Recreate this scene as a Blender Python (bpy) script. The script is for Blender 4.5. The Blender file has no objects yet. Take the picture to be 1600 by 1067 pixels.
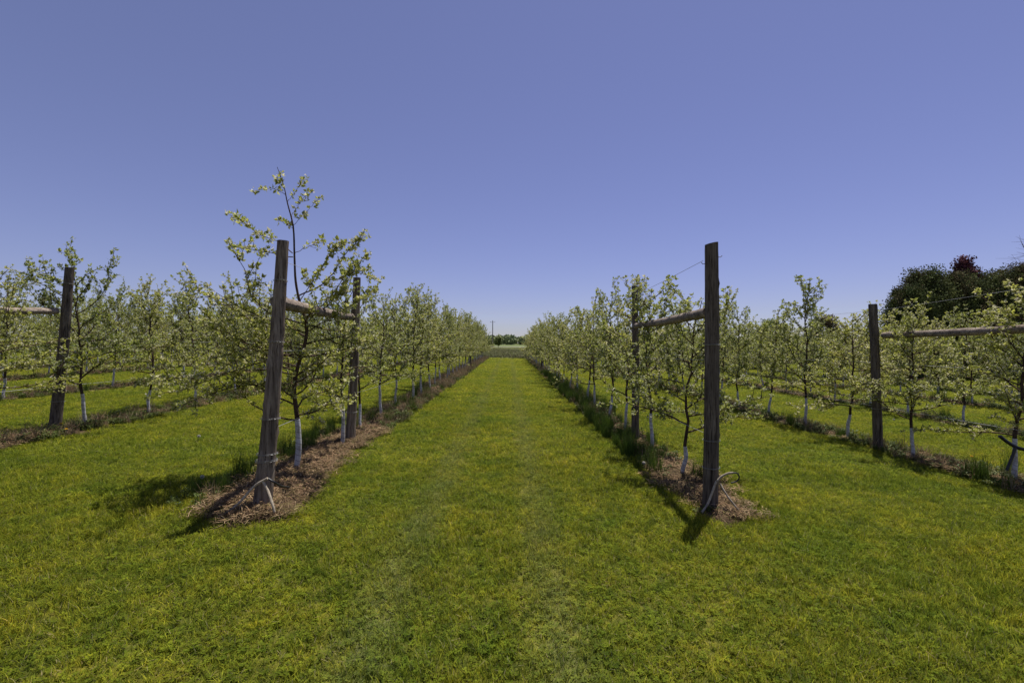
import bpy, math, random
import numpy as np
from mathutils import Vector
R = math.radians
S = bpy.context.scene
# ------------------------------------------------------------------ camera, sky, sun, exposure
F = 720.0                                   # focal length in px of a 1600 px wide frame
cam = bpy.data.cameras.new('camera'); camo = bpy.data.objects.new('camera', cam)
S.collection.objects.link(camo); S.camera = camo
cam.sensor_width = 36; cam.lens = 36*F/1600
cam.clip_start = 0.05; cam.clip_end = 6000
camo.location = (0, 0, 1.6)
camo.rotation_euler = (R(90.2), 0, R(-0.4))
SUN = Vector((0.21, 0.30, 1.0)).normalized()
SUN_EL = math.asin(SUN.z); SUN_AZ = math.atan2(SUN.x, SUN.y)
w = bpy.data.worlds.new('World'); S.world = w; w.use_nodes = True
nt = w.node_tree; bg = nt.nodes['Background']
sky = nt.nodes.new('ShaderNodeTexSky'); sky.sky_type = 'NISHITA'; sky.sun_disc = False
sky.sun_elevation = SUN_EL; sky.sun_rotation = SUN_AZ
sky.air_density = 1.0; sky.dust_density = 0.2; sky.ozone_density = 1.5; sky.altitude = 200
hsv = nt.nodes.new('ShaderNodeHueSaturation'); hsv.inputs['Hue'].default_value = 0.525; hsv.inputs['Saturation'].default_value = 1.06
nt.links.new(sky.outputs[0], hsv.inputs['Color']); 
sp = nt.nodes.new('ShaderNodeSeparateColor'); cb = nt.nodes.new('ShaderNodeCombineColor'); nt.links.new(hsv.outputs[0], sp.inputs[0])
for ch, (gain_, pw) in enumerate(((1.36, .67), (1.38, .66), (1.20, .90))):      # softer, bluer horizon glow
    pn_ = nt.nodes.new('ShaderNodeMath'); pn_.operation = 'POWER'; nt.links.new(sp.outputs[ch], pn_.inputs[0]); pn_.inputs[1].default_value = pw
    mn_ = nt.nodes.new('ShaderNodeMath'); mn_.operation = 'MULTIPLY'; nt.links.new(pn_.outputs[0], mn_.inputs[0]); mn_.inputs[1].default_value = gain_
    nt.links.new(mn_.outputs[0], cb.inputs[ch])
nt.links.new(cb.outputs[0], bg.inputs[0])
bg.inputs[1].default_value = 0.071
sl = bpy.data.lights.new('sun', 'SUN'); sl.energy = 4.8; sl.angle = R(0.5); sl.color = (1, .95, .87)
so = bpy.data.objects.new('sun', sl); S.collection.objects.link(so)
so.rotation_euler = SUN.to_track_quat('Z', 'Y').to_euler()
S.view_settings.view_transform = 'Standard'; S.view_settings.look = 'None'
S.view_settings.exposure = 0.4; S.view_settings.gamma = 1; S.view_settings.use_curve_mapping = False
S.render.engine = 'CYCLES'
S.cycles.max_bounces = 6; S.cycles.transmission_bounces = 4; S.cycles.diffuse_bounces = 3; S.cycles.transparent_max_bounces = 4

# ------------------------------------------------------------------ helpers
rng = np.random.default_rng(7)
def zg(x, y):
    x = np.asarray(x, float); y = np.asarray(y, float)
    base = -0.03*28*np.tanh(x/28)
    return base*np.clip(1.0-(y-60)/200, 0, 1) + 0.012*np.sin(x*1.3+.5)*np.cos(y*.9) + 0.008*np.sin(x*3.1)*np.sin(y*2.3+1)
def tag(o, label=None, cat=None, group=None, kind=None):
    if label: o['label'] = label
    if cat: o['category'] = cat
    if group: o['group'] = group
    if kind: o['kind'] = kind
    return o
def empty(name, loc=(0, 0, 0), rz=0):
    o = bpy.data.objects.new(name, None); S.collection.objects.link(o)
    o.location = loc; o.rotation_euler = (0, 0, rz); o.empty_display_size = .1; return o
class MB:
    """collects verts / faces / per-face colour / uv"""
    def __init__(s): s.v = []; s.f = []; s.n = 0; s.c = []; s.uv = []; s.smooth = []; s.mi = []
    def add(s, v, f, col=(1, 1, 1), uv=None, smooth=False, mi=0):
        v = np.asarray(v, float).reshape(-1, 3); f = np.asarray(f, int)
        s.v.append(v); s.f.append(f + s.n); s.n += len(v)
        col = np.asarray(col, float)
        if col.ndim == 1: col = np.tile(col, (len(v), 1))
        s.c.append(col)
        s.uv.append(np.zeros((len(v), 2)) if uv is None else np.asarray(uv, float))
        s.smooth.append(np.full(len(f), smooth)); s.mi.append(np.full(len(f), mi))
    def mesh(s, name, mats):
        v = np.concatenate(s.v); me = bpy.data.meshes.new(name)
        ln = np.concatenate([np.full(len(f), f.shape[1]) for f in s.f])
        idx = np.concatenate([f.ravel() for f in s.f]).astype(np.int32)
        me.vertices.add(len(v)); me.vertices.foreach_set('co', v.ravel().astype(np.float32))
        me.loops.add(len(idx)); me.loops.foreach_set('vertex_index', idx)
        st = np.concatenate([[0], np.cumsum(ln)[:-1]]).astype(np.int32)
        me.polygons.add(len(ln)); me.polygons.foreach_set('loop_start', st)
        me.polygons.foreach_set('loop_total', ln.astype(np.int32))
        me.polygons.foreach_set('use_smooth', np.concatenate(s.smooth))
        me.polygons.foreach_set('material_index', np.concatenate(s.mi).astype(np.int32))
        c = np.concatenate(s.c); a = me.attributes.new('tint', 'FLOAT_COLOR', 'POINT')
        a.data.foreach_set('color', np.concatenate([c, np.ones((len(c), 1))], 1).ravel().astype(np.float32))
        uv = np.concatenate(s.uv); ul = me.uv_layers.new(name='UVMap')
        ul.data.foreach_set('uv', uv[idx].ravel().astype(np.float32))
        for m in (mats if isinstance(mats, (list, tuple)) else [mats]): me.materials.append(m)
        me.update(calc_edges=True); me.validate(); return me
    def build(s, name, mats, parent=None, loc=None):
        o = bpy.data.objects.new(name, s.mesh(name, mats)); S.collection.objects.link(o)
        if parent is not None: o.parent = parent
        if loc is not None: o.location = loc
        return o
def tube(mb, pts, rad, n=6, cap=True, bump=0, col=(1, 1, 1), rg=None, mi=0, smooth=True):
    pts = np.asarray(pts, float); k = len(pts)
    rad = np.broadcast_to(np.asarray(rad, float), (k,))
    t = np.gradient(pts, axis=0); t /= np.linalg.norm(t, axis=1)[:, None] + 1e-12
    up = np.array([0, 0, 1.0]) if abs(t[0][2]) < .9 else np.array([1.0, 0, 0])
    u = np.cross(t[0], up); u /= np.linalg.norm(u)
    V = []; UV = []; d = 0
    for i in range(k):
        u = u - t[i]*np.dot(u, t[i]); u /= np.linalg.norm(u); w_ = np.cross(t[i], u)
        if i: d += np.linalg.norm(pts[i]-pts[i-1])
        a = np.linspace(0, 2*math.pi, n+1)
        r = rad[i]*np.ones(n+1)
        if bump and rg is not None:
            b = rg.normal(0, bump, n); r = r*(1+np.append(b, b[0]))
        V.append(pts[i] + r[:, None]*(np.cos(a)[:, None]*u + np.sin(a)[:, None]*w_))
        UV.append(np.stack([np.linspace(0, 1, n+1), np.full(n+1, d)], 1))
    V = np.concatenate(V); UV = np.concatenate(UV)
    i, j = np.meshgrid(np.arange(k-1), np.arange(n), indexing='ij'); i = i.ravel(); j = j.ravel(); m = n+1
    f = np.stack([i*m+j, i*m+j+1, (i+1)*m+j+1, (i+1)*m+j], 1)
    mb.add(V, f, col, UV, smooth, mi)
    if cap:
        for q, s_ in ((0, -1), (k-1, 1)):
            ring = V[q*m:q*m+n]; c = ring.mean(0)
            vv = np.concatenate([ring, [c]]); jj = np.arange(n)
            ff = np.stack([jj, (jj+1) % n, np.full(n, n)], 1)
            if s_ < 0: ff = ff[:, ::-1]
            mb.add(vv, ff, col, np.tile([[.5, 0]], (n+1, 1)), False, mi)
def smooth_path(P, n=16):
    """Catmull-Rom through control points"""
    P = np.asarray(P, float); Q = np.concatenate([[2*P[0]-P[1]], P, [2*P[-1]-P[-2]]]); out = []
    m = len(P)-1; per = max(2, n//m)
    for i in range(m):
        p0, p1, p2, p3 = Q[i:i+4]
        for t in np.linspace(0, 1, per, endpoint=False):
            out.append(.5*((2*p1)+(-p0+p2)*t+(2*p0-5*p1+4*p2-p3)*t*t+(-p0+3*p1-3*p2+p3)*t**3))
    out.append(P[-1]); return np.array(out)

# ------------------------------------------------------------------ materials
def mat(name):
    m = bpy.data.materials.new(name); m.use_nodes = True
    n = m.node_tree.nodes; b = n['Principled BSDF']; return m, m.node_tree, n, b
def N(nt, typ, **kw):
    x = nt.nodes.new(typ)
    for k, v in kw.items():
        if k in x.inputs.keys() if isinstance(k, str) else False: x.inputs[k].default_value = v
        else: setattr(x, k, v)
    return x
def noise(nt, vec, scale, detail=4, rough=.6):
    x = nt.nodes.new('ShaderNodeTexNoise'); x.inputs['Scale'].default_value = scale
    x.inputs['Detail'].default_value = detail; x.inputs['Roughness'].default_value = rough
    if vec is not None: nt.links.new(vec, x.inputs['Vector'])
    return x.outputs['Fac']
def ramp(nt, fac, stops):
    x = nt.nodes.new('ShaderNodeValToRGB'); e = x.color_ramp.elements
    while len(e) < len(stops): e.new(.5)
    for i, (p, c) in enumerate(stops): e[i].position = p; e[i].color = (*c, 1) if len(c) == 3 else c
    nt.links.new(fac, x.inputs[0]); return x.outputs[0]
def mix(nt, a, b, fac, blend='MIX'):
    x = nt.nodes.new('ShaderNodeMix'); x.data_type = 'RGBA'; x.blend_type = blend
    for s_, v in ((x.inputs[0], fac), (x.inputs[6], a), (x.inputs[7], b)):
        if hasattr(v, 'links'): nt.links.new(v, s_)
        elif isinstance(v, (int, float)): s_.default_value = v
        else: s_.default_value = (*v, 1)
    return x.outputs[2]
def worldpos(nt): return nt.nodes.new('ShaderNodeNewGeometry').outputs['Position']
def tint(nt):
    a = nt.nodes.new('ShaderNodeAttribute'); a.attribute_name = 'tint'; return a.outputs['Color']
def leafy(name, hue_var=.5, trans=.35, rough=.55, patch=None, gain=1.0, spec=.3):
    """foliage: per-leaf tint, world patches, light through the leaf"""
    m, t, n, b = mat(name); L = t.links
    c = tint(t)
    oi = t.nodes.new('ShaderNodeObjectInfo')
    c = mix(t, c, ramp(t, oi.outputs['Random'], [(0, (.82, .86, .8)), (1, (1.18, 1.12, 1.1))]), 1.0, 'MULTIPLY')
    if patch: c = patch(t, c)
    if gain != 1: c = mix(t, c, (gain, gain, gain), 1.0, 'MULTIPLY')
    L.new(c, b.inputs['Base Color']); b.inputs['Roughness'].default_value = rough
    b.inputs['Specular IOR Level'].default_value = spec
    tr = t.nodes.new('ShaderNodeBsdfTranslucent'); L.new(c, tr.inputs[0])
    mx = t.nodes.new('ShaderNodeMixShader'); mx.inputs[0].default_value = trans
    L.new(b.outputs[0], mx.inputs[1]); L.new(tr.outputs[0], mx.inputs[2]); L.new(mx.outputs[0], n['Material Output'].inputs[0])
    return m
def lawn_patch(t, c):
    p = worldpos(t)
    a = noise(t, p, .9, 5, .65); d = noise(t, p, 3.2, 4, .6); e = noise(t, p, .23, 3, .5)
    c = mix(t, c, ramp(t, a, [(.30, (.80, .92, .9)), (.5, (1, 1, 1)), (.70, (1.08, 1.06, .98))]), 1, 'MULTIPLY')
    c = mix(t, c, ramp(t, d, [(.32, (.72, .80, .8)), (.5, (1, 1, 1)), (.7, (1.25, 1.13, 1.0))]), 1, 'MULTIPLY')
    c = mix(t, c, ramp(t, e, [(.35, (.90, .95, 1.0)), (.65, (1.10, 1.05, .98))]), 1, 'MULTIPLY')
    c = mix(t, c, ramp(t, noise(t, p, 16, 3, .6), [(.34, (.55, .62, .66)), (.5, (1, 1, 1)), (.66, (1.35, 1.28, 1.2))]), 1, 'MULTIPLY')
    # mown wheel tracks, worn paler, running along the lanes
    sx = t.nodes.new('ShaderNodeSeparateXYZ'); t.links.new(p, sx.inputs[0])
    f = None
    for x0 in (-.75, .27):
        s1 = t.nodes.new('ShaderNodeMath'); s1.operation = 'SUBTRACT'; t.links.new(sx.outputs[0], s1.inputs[0]); s1.inputs[1].default_value = x0
        s2 = t.nodes.new('ShaderNodeMath'); s2.operation = 'ABSOLUTE'; t.links.new(s1.outputs[0], s2.inputs[0])
        mr = t.nodes.new('ShaderNodeMapRange'); t.links.new(s2.outputs[0], mr.inputs[0]); mr.inputs[1].default_value = .24; mr.inputs[2].default_value = .05; mr.inputs[3].default_value = 0; mr.inputs[4].default_value = .42
        if f is None: f = mr.outputs[0]
        else:
            ad = t.nodes.new('ShaderNodeMath'); ad.operation = 'ADD'; t.links.new(f, ad.inputs[0]); t.links.new(mr.outputs[0], ad.inputs[1]); f = ad.outputs[0]
    mu = t.nodes.new('ShaderNodeMath'); mu.operation = 'MULTIPLY'; t.links.new(f, mu.inputs[0]); t.links.new(noise(t, p, 2.0, 3), mu.inputs[1])
    c = mix(t, c, (.21, .215, .10), mu.outputs[0])
    return c
M = {}
M['grass'] = leafy('lawn_blades', trans=.45, patch=lawn_patch, rough=.75, spec=.08)
M['weed'] = leafy('weed_leaves', trans=.3, rough=.6)
M['leaf'] = leafy('apple_leaves', trans=.45, rough=.5, spec=.3)
M['cedar'] = leafy('cedar_foliage', trans=.12, rough=.8, spec=.1)
M['dry'] = leafy('dry_straw', trans=.15, rough=.8, spec=.15)
def ground_mat(name, stops, sc=2.2, patch=True, bump=.5):
    m, t, n, b = mat(name); p = worldpos(t)
    c = ramp(t, noise(t, p, 28, 8, .75), stops)
    c = mix(t, c, ramp(t, noise(t, p, sc, 6, .65), [(.3, (.7, .75, .7)), (.7, (1.3, 1.2, 1.15))]), 1, 'MULTIPLY')
    if patch: c = lawn_patch(t, c)
    t.links.new(c, b.inputs['Base Color']); b.inputs['Roughness'].default_value = .95; b.inputs['Specular IOR Level'].default_value = .1
    bp = t.nodes.new('ShaderNodeBump'); bp.inputs['Strength'].default_value = bump; bp.inputs['Distance'].default_value = .03
    t.links.new(noise(t, p, 45, 6, .7), bp.inputs['Height']); t.links.new(bp.outputs[0], b.inputs['Normal'])
    return m
M['ground'] = ground_mat('lawn_soil', [(.25, (.05, .045, .014)), (.5, (.10, .105, .016)), (.75, (.16, .155, .03))])
M['meadow'] = ground_mat('meadow_grass', [(.25, (.09, .11, .035)), (.5, (.13, .15, .06)), (.75, (.20, .19, .11))], .35, False)
M['field'] = ground_mat('far_field', [(.25, (.09, .12, .04)), (.5, (.12, .15, .06)), (.75, (.16, .18, .09))], .03, False)
M['road'] = ground_mat('gravel_road', [(.25, (.34, .31, .27)), (.75, (.46, .43, .38))], 1.0, False)
M['mulch'] = ground_mat('mulch_soil', [(.25, (.03, .02, .012)), (.5, (.095, .065, .038)), (.75, (.19, .14, .085))], 5, False, 1.0)
def bark_mat(name, cols, stretch=9, rough=.9, lichen=None, bump=.6, scale=26):
    m, t, n, b = mat(name)
    tc = t.nodes.new('ShaderNodeTexCoord'); mp = t.nodes.new('ShaderNodeMapping'); mp.inputs['Scale'].default_value = (1, 1, 1/stretch)
    t.links.new(tc.outputs['Object'], mp.inputs[0])
    f = noise(t, mp.outputs[0], scale, 8, .7); c = ramp(t, f, cols)
    g = noise(t, mp.outputs[0], scale*3.2, 4, .6)
    c = mix(t, c, ramp(t, g, [(.36, (.25, .22, .2)), (.46, (1, 1, 1))]), .9, 'MULTIPLY')
    big = noise(t, tc.outputs['Object'], 2.3, 3, .5)
    c = mix(t, c, ramp(t, big, [(.35, (.72, .70, .68)), (.65, (1.2, 1.15, 1.08))]), 1, 'MULTIPLY')
    if lichen: c = mix(t, c, lichen, ramp(t, noise(t, tc.outputs['Object'], 9, 5, .7), [(.6, (0, 0, 0)), (.72, (.7, .7, .7))]))
    c = mix(t, c, tint(t), 1, 'MULTIPLY')
    t.links.new(c, b.inputs['Base Color']); b.inputs['Roughness'].default_value = rough; b.inputs['Specular IOR Level'].default_value = .15
    bp = t.nodes.new('ShaderNodeBump'); bp.inputs['Strength'].default_value = bump; bp.inputs['Distance'].default_value = .012
    t.links.new(f, bp.inputs['Height']); t.links.new(bp.outputs[0], b.inputs['Normal'])
    return m
M['post'] = bark_mat('weathered_wood', [(.3, (.05, .038, .03)), (.5, (.18, .145, .12)), (.7, (.34, .295, .255))], 14)
M['post_dark'] = bark_mat('dark_weathered_wood', [(.3, (.04, .03, .025)), (.5, (.12, .10, .085)), (.7, (.22, .19, .165))], 14)
M['rail'] = bark_mat('rail_wood', [(.3, (.09, .07, .055)), (.5, (.24, .20, .17)), (.7, (.38, .34, .30))], 1, scale=14)
M['bark'] = bark_mat('apple_bark', [(.3, (.035, .022, .016)), (.5, (.075, .05, .036)), (.7, (.13, .095, .07))], 2, scale=40)
def plain(name, col, rough=.5, metal=0, noise_amt=.15, sc=30):
    m, t, n, b = mat(name); tc = t.nodes.new('ShaderNodeTexCoord')
    f = noise(t, tc.outputs['Object'], sc, 4)
    c = mix(t, col, ramp(t, f, [(.3, (1-noise_amt*2,)*3), (.7, (1+noise_amt,)*3)]), 1, 'MULTIPLY')
    t.links.new(c, b.inputs['Base Color']); b.inputs['Roughness'].default_value = rough; b.inputs['Metallic'].default_value = metal
    return m
M['hose'] = plain('tan_hose', (.36, .30, .22), .75, 0, .3, 22)
M['hose_black'] = plain('black_hose', (.012, .012, .013), .45)
M['wire'] = plain('galvanised_wire', (.38, .38, .39), .5, .5)
M['pole'] = plain('grey_pole', (.10, .09, .085), .9)
M['yellow'] = plain('dandelion_yellow', (.75, .5, .02), .7)
M['fluff'] = leafy('seed_fluff', trans=.4)
M['petal'] = leafy('petals', trans=.4)
# spiral guard: white plastic with the dark overlap line winding up
m, t, n, b = mat('white_guard'); uvn = t.nodes.new('ShaderNodeUVMap'); uvn.uv_map = 'UVMap'
sx = t.nodes.new('ShaderNodeSeparateXYZ'); t.links.new(uvn.outputs[0], sx.inputs[0])
m1 = t.nodes.new('ShaderNodeMath'); m1.operation = 'MULTIPLY_ADD'; t.links.new(sx.outputs[1], m1.inputs[0]); m1.inputs[1].default_value = 15.0; t.links.new(sx.outputs[0], m1.inputs[2])
m2 = t.nodes.new('ShaderNodeMath'); m2.operation = 'FRACT'; t.links.new(m1.outputs[0], m2.inputs[0])
tc = t.nodes.new('ShaderNodeTexCoord')
c = ramp(t, m2.outputs[0], [(0, (.16, .15, .15)), (.07, (.20, .19, .19)), (.12, (.50, .50, .52)), (1, (.47, .47, .50))])
c = mix(t, c, ramp(t, noise(t, tc.outputs['Object'], 14, 5), [(.35, (.62, .58, .52)), (.6, (1, 1, 1))]), 1, 'MULTIPLY')
t.links.new(c, b.inputs['Base Color']); b.inputs['Roughness'].default_value = .55; M['guard'] = m

# ------------------------------------------------------------------ terrain
def sheet(name, xs, ys, zf, m, kind='structure', off=0.0):
    X, Y = np.meshgrid(xs, ys); Z = zf(X, Y) + off
    v = np.stack([X, Y, Z], -1).reshape(-1, 3); nx = len(xs)
    i, j = np.meshgrid(np.arange(len(ys)-1), np.arange(nx-1), indexing='ij'); i = i.ravel(); j = j.ravel()
    f = np.stack([i*nx+j, i*nx+j+1, (i+1)*nx+j+1, (i+1)*nx+j], 1)
    mb = MB(); mb.add(v, f, smooth=True); o = mb.build(name, m)
    tag(o, kind=kind); return o
xs = np.concatenate([[-1200, -600, -300, -150, -90], np.arange(-60, -14, 2), np.arange(-14, 14, .25), np.arange(14, 61, 2), [90, 150, 300, 600, 1200]])
ys = np.concatenate([[-60, -20, -6], np.arange(-2, 16, .25), np.arange(16, 60, 1.5), [70, 90, 120, 160, 220, 260, 300, 400, 600, 1000, 1500]])
sheet('ground', xs, ys, zg, M['ground'])
fx = np.linspace(-160, 160, 61)
sheet('meadow', fx, np.linspace(47.5, 150, 30), zg, M['meadow'], off=.012)
sheet('road', np.linspace(-600, 600, 60), np.array([158., 162, 166]), zg, M['road'], off=.25)
sheet('field', np.linspace(-900, 900, 40), np.array([166.5, 190, 220, 260, 300, 400, 600]), zg, M['field'], off=.10)

# ------------------------------------------------------------------ scatter of tufts (grass and weeds: stuff)
def blade_verts(rg, n, spread, hmin, hmax, wmin, wmax, bend=.5):
    a = rg.uniform(0, 2*math.pi, n); r = spread*np.sqrt(rg.uniform(0, 1, n))
    base = np.stack([r*np.cos(a), r*np.sin(a), np.zeros(n)], 1)
    h = rg.uniform(hmin, hmax, n); wd = rg.uniform(wmin, wmax, n)
    d = rg.uniform(0, 2*math.pi, n); lean = rg.uniform(.15, 1, n)*bend*h
    ld = np.stack([np.cos(d), np.sin(d), np.zeros(n)], 1)
    fa = rg.uniform(0, 2*math.pi, n); sd = np.stack([np.cos(fa), np.sin(fa), np.zeros(n)], 1)*wd[:, None]*.5
    z = np.array([0, 0, 1.0])
    mid = base + z*h[:, None]*.55 + ld*lean[:, None]*.35
    tip = base + z*h[:, None] + ld*lean[:, None]
    V = np.stack([base-sd, base+sd, mid-sd*.8, mid+sd*.8, tip], 1).reshape(-1, 3)
    k = np.arange(n)*5
    fq = np.stack([k, k+1, k+3, k+2], 1); ft = np.stack([k+2, k+3, k+4], 1)
    return V, fq, ft
def tuft(name, rg, n, spread, hmin, hmax, wmin, wmax, cols, m, bend=.5, clover=0, straw=0, leaves=0):
    mb = MB()
    V, fq, ft = blade_verts(rg, n, spread, hmin, hmax, wmin, wmax, bend)
    ci = rg.integers(0, len(cols), n); C = np.array(cols)[ci]*rg.uniform(.5, 1.65, (n, 1))
    C5 = np.repeat(C, 5, 0)
    mb.add(V, fq, C5); mb.v.append(np.zeros((0, 3))); mb.f.append(ft); mb.c.append(np.zeros((0, 3))); mb.uv.append(np.zeros((0, 2))); mb.smooth.append(np.full(len(ft), False)); mb.mi.append(np.zeros(len(ft), int))
    for _ in range(clover):
        x, y = rg.uniform(-spread, spread, 2); z = rg.uniform(hmin*.6, hmax*.75); a0 = rg.uniform(0, 6.28); s = rg.uniform(.008, .013)
        cc = np.array((.14, .175, .014))*rg.uniform(.7, 1.3)
        for q in range(3):
            a = a0+q*2.094; u = np.array([math.cos(a), math.sin(a), rg.uniform(-.1, .5)]); v = np.array([-math.sin(a), math.cos(a), 0])
            c0 = np.array([x, y, z])
            mb.add([c0, c0+u*s*.7+v*s*.55, c0+u*s*1.3, c0+u*s*.7-v*s*.55], [[0, 1, 2, 3]], cc)
    for _ in range(straw):
        x, y = rg.uniform(-spread, spread, 2); z = rg.uniform(.01, hmax*.8); a = rg.uniform(0, 6.28); l = rg.uniform(.02, .05); wd = .001
        u = np.array([math.cos(a), math.sin(a), rg.uniform(-.3, .4)])*l; v = np.array([-math.sin(a), math.cos(a), 0])*wd; c0 = np.array([x, y, z])
        mb.add([c0-v, c0+v, c0+u+v, c0+u-v], [[0, 1, 2, 3]], np.array((.30, .25, .13))*rg.uniform(.6, 1.3))
    for _ in range(leaves):     # broad weed leaves: folded blade, curving down
        a = rg.uniform(0, 6.28); l = rg.uniform(.35, 1)*min(hmax*.7, .085); wd = l*rg.uniform(.18, .34)
        b0 = np.array([rg.uniform(-.5, .5)*spread, rg.uniform(-.5, .5)*spread, rg.uniform(0, hmax*.6)]); u = np.array([math.cos(a), math.sin(a), 0]); v = np.array([-math.sin(a), math.cos(a), 0]); z = np.array([0, 0, 1.])
        up = rg.uniform(.3, 1.1)
        p = [b0, b0+u*l*.4+z*l*.35*up, b0+u*l*.75+z*l*.42*up, b0+u*l+z*l*.25*up]
        cc = np.array(cols[rg.integers(len(cols))])*rg.uniform(.8, 1.4)
        mb.add([p[0], p[1]+v*wd*.5, p[1]-z*wd*.15, p[1]-v*wd*.5, p[2]+v*wd*.4, p[2]-z*wd*.1, p[2]-v*wd*.4, p[3]],
               [[0, 2, 1, 1], [0, 3, 2, 2]][:0] or [[1, 2, 5, 4], [2, 3, 6, 5]], cc)
        mb.add([p[0], p[1]+v*wd*.5, p[1]-z*wd*.15, p[1]-v*wd*.5], [[0, 2, 1], [0, 3, 2]], cc)
        mb.add([p[2]+v*wd*.4, p[2]-z*wd*.1, p[2]-v*wd*.4, p[3]], [[0, 1, 3], [1, 2, 3]], cc)
    me = mb.mesh(name, m); return bpy.data.objects.new(name, me)
def scatter(name, label, cat, pts, yaw, scl, idx, sources, tilt=None):
    """one object: a cloud of points, each carrying a tuft by geometry nodes"""
    col = bpy.data.collections.new(name + '_sources')
    srcs = sorted(sources, key=lambda o: o.name)
    for o in sources: col.objects.link(o)
    remap = np.array([srcs.index(o) for o in sources])
    me = bpy.data.meshes.new(name); n = len(pts)
    me.vertices.add(n); me.vertices.foreach_set('co', np.asarray(pts, np.float32).ravel())
    rot = np.zeros((n, 3), np.float32); rot[:, 2] = yaw
    if tilt is not None: rot[:, :2] = tilt
    for nm, tp, dat, key in (('rot', 'FLOAT_VECTOR', rot, 'vector'), ('scl', 'FLOAT_VECTOR', np.asarray(scl, np.float32), 'vector')):
        me.attributes.new(nm, tp, 'POINT').data.foreach_set(key, dat.ravel())
    me.attributes.new('pick', 'INT', 'POINT').data.foreach_set('value', remap[np.asarray(idx, int)].astype(np.int32))
    o = bpy.data.objects.new(name, me); S.collection.objects.link(o)
    tag(o, label, cat, kind='stuff')
    g = bpy.data.node_groups.new(name, 'GeometryNodeTree')
    g.interface.new_socket('Geometry', in_out='INPUT', socket_type='NodeSocketGeometry')
    g.interface.new_socket('Geometry', in_out='OUTPUT', socket_type='NodeSocketGeometry')
    gi = g.nodes.new('NodeGroupInput'); go = g.nodes.new('NodeGroupOutput')
    ip = g.nodes.new('GeometryNodeInstanceOnPoints'); ci = g.nodes.new('GeometryNodeCollectionInfo')
    ci.inputs[0].default_value = col; ci.inputs[1].default_value = True; ci.inputs[2].default_value = True
    def attr(nm, dt):
        a = g.nodes.new('GeometryNodeInputNamedAttribute'); a.data_type = dt; a.inputs[0].default_value = nm
        return [s_ for s_ in a.outputs if s_.enabled and s_.name == 'Attribute'][0]
    L = g.links
    L.new(gi.outputs[0], ip.inputs['Points']); L.new(ci.outputs[0], ip.inputs['Instance'])
    ip.inputs['Pick Instance'].default_value = True
    L.new(attr('pick', 'INT'), ip.inputs['Instance Index'])
    L.new(attr('rot', 'FLOAT_VECTOR'), ip.inputs['Rotation']); L.new(attr('scl', 'FLOAT_VECTOR'), ip.inputs['Scale'])
    L.new(ip.outputs[0], go.inputs[0])
    md = o.modifiers.new('scatter', 'NODES'); md.node_group = g
    return o
ROWS = {'L': [-2.55, -7.0, -11.3, -15.6, -19.9, -24.2, -28.5], 'R': [2.15, 6.3, 10.6, 14.9, 19.2]}
def wob(x, y, k=1.0):                       # ragged edges, a few sines
    return k*(np.sin(y*2.1+x)*.5+np.sin(y*5.3+1.7*x)*.3+np.sin(y*11.7+2.9*x)*.2)
def bedshift(s_, k, y): return (.22 if (s_, k) == ('L', 0) else 0)*np.clip((6.5-y)/2.5, 0, 1)
def bedw(s_, k, y): return (.29 if k else .30)+({'L': .13, 'R': .05}[s_]*np.clip((9-y)/2, 0, 1) if k == 0 else 0)
def in_strip(x, y, grow=0.0):
    r = np.zeros(len(x), bool)
    for s_ in 'LR':
        for k, X in enumerate(ROWS[s_]):
            w0 = bedw(s_, k, y)
            r |= (np.abs(x-X-.04*np.sin(y)-bedshift(s_, k, y)) < w0+grow+wob(X, y, .13)) & (y > 3.92+(.30 if s_ == 'R' else 0)+.1*np.sin(x*9)) & (y < 47)
    return r
def frustum_points(rg, y0, y1, dens, xmargin=.6):
    c = 1/math.sqrt(dens); w_ = 1.14*y1+xmargin      # jittered grid: even cover, no bald spots
    X, Y = np.meshgrid(np.arange(-w_, w_, c), np.arange(y0, y1, c)); X = X.ravel(); Y = Y.ravel()
    X = X+rg.uniform(-.7, .7, len(X))*c; Y = Y+rg.uniform(-.7, .7, len(Y))*c
    k = np.abs(X) < 1.14*Y+xmargin; return X[k], Y[k]
G1, G2, G3 = (.26, .285, .026), (.34, .35, .036), (.12, .165, .016)
GD = (.26, .23, .12)
srcs = []
for i in range(4): srcs.append(tuft('grass_tuft', rng, 84, .08, .018, .056, .0022, .0044, [G1, G2, G3, G1, G2, GD] if i % 2 else [G1, G2, G3], M['grass'], 1.2, clover=4 if i < 2 else 12, straw=i//2))
x, y, sc, hz = [], [], [], []
for (y0, y1, dn, s_, h_) in ((1.7, 6, 165, 1.0, 1.0), (6, 12, 85, 1.35, 1.05), (12, 24, 52, 2.2, 1.2), (24, 47.5, 26, 3.6, 1.4)):
    a, b_ = frustum_points(rng, y0, y1, dn); k = ~in_strip(a, b_, -.06)
    a, b_ = a[k], b_[k]; x.append(a); y.append(b_); sc.append(np.full(len(a), s_)); hz.append(np.full(len(a), h_))
x = np.concatenate(x); y = np.concatenate(y); sc = np.concatenate(sc)*rng.uniform(.8, 1.25, len(x)); hz = np.concatenate(hz)
pn = .5+.5*np.sin(x*1.7+np.sin(y*1.1)*2)*np.sin(y*1.4+np.sin(x*.8)*1.5)
hz = hz*(.8+.5*pn)*rng.uniform(.7, 1.35, len(x))
idx = np.where(rng.uniform(0, 1, len(x)) < .25+.5*(1-pn), rng.integers(2, 4, len(x)), rng.integers(0, 2, len(x)))
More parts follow.
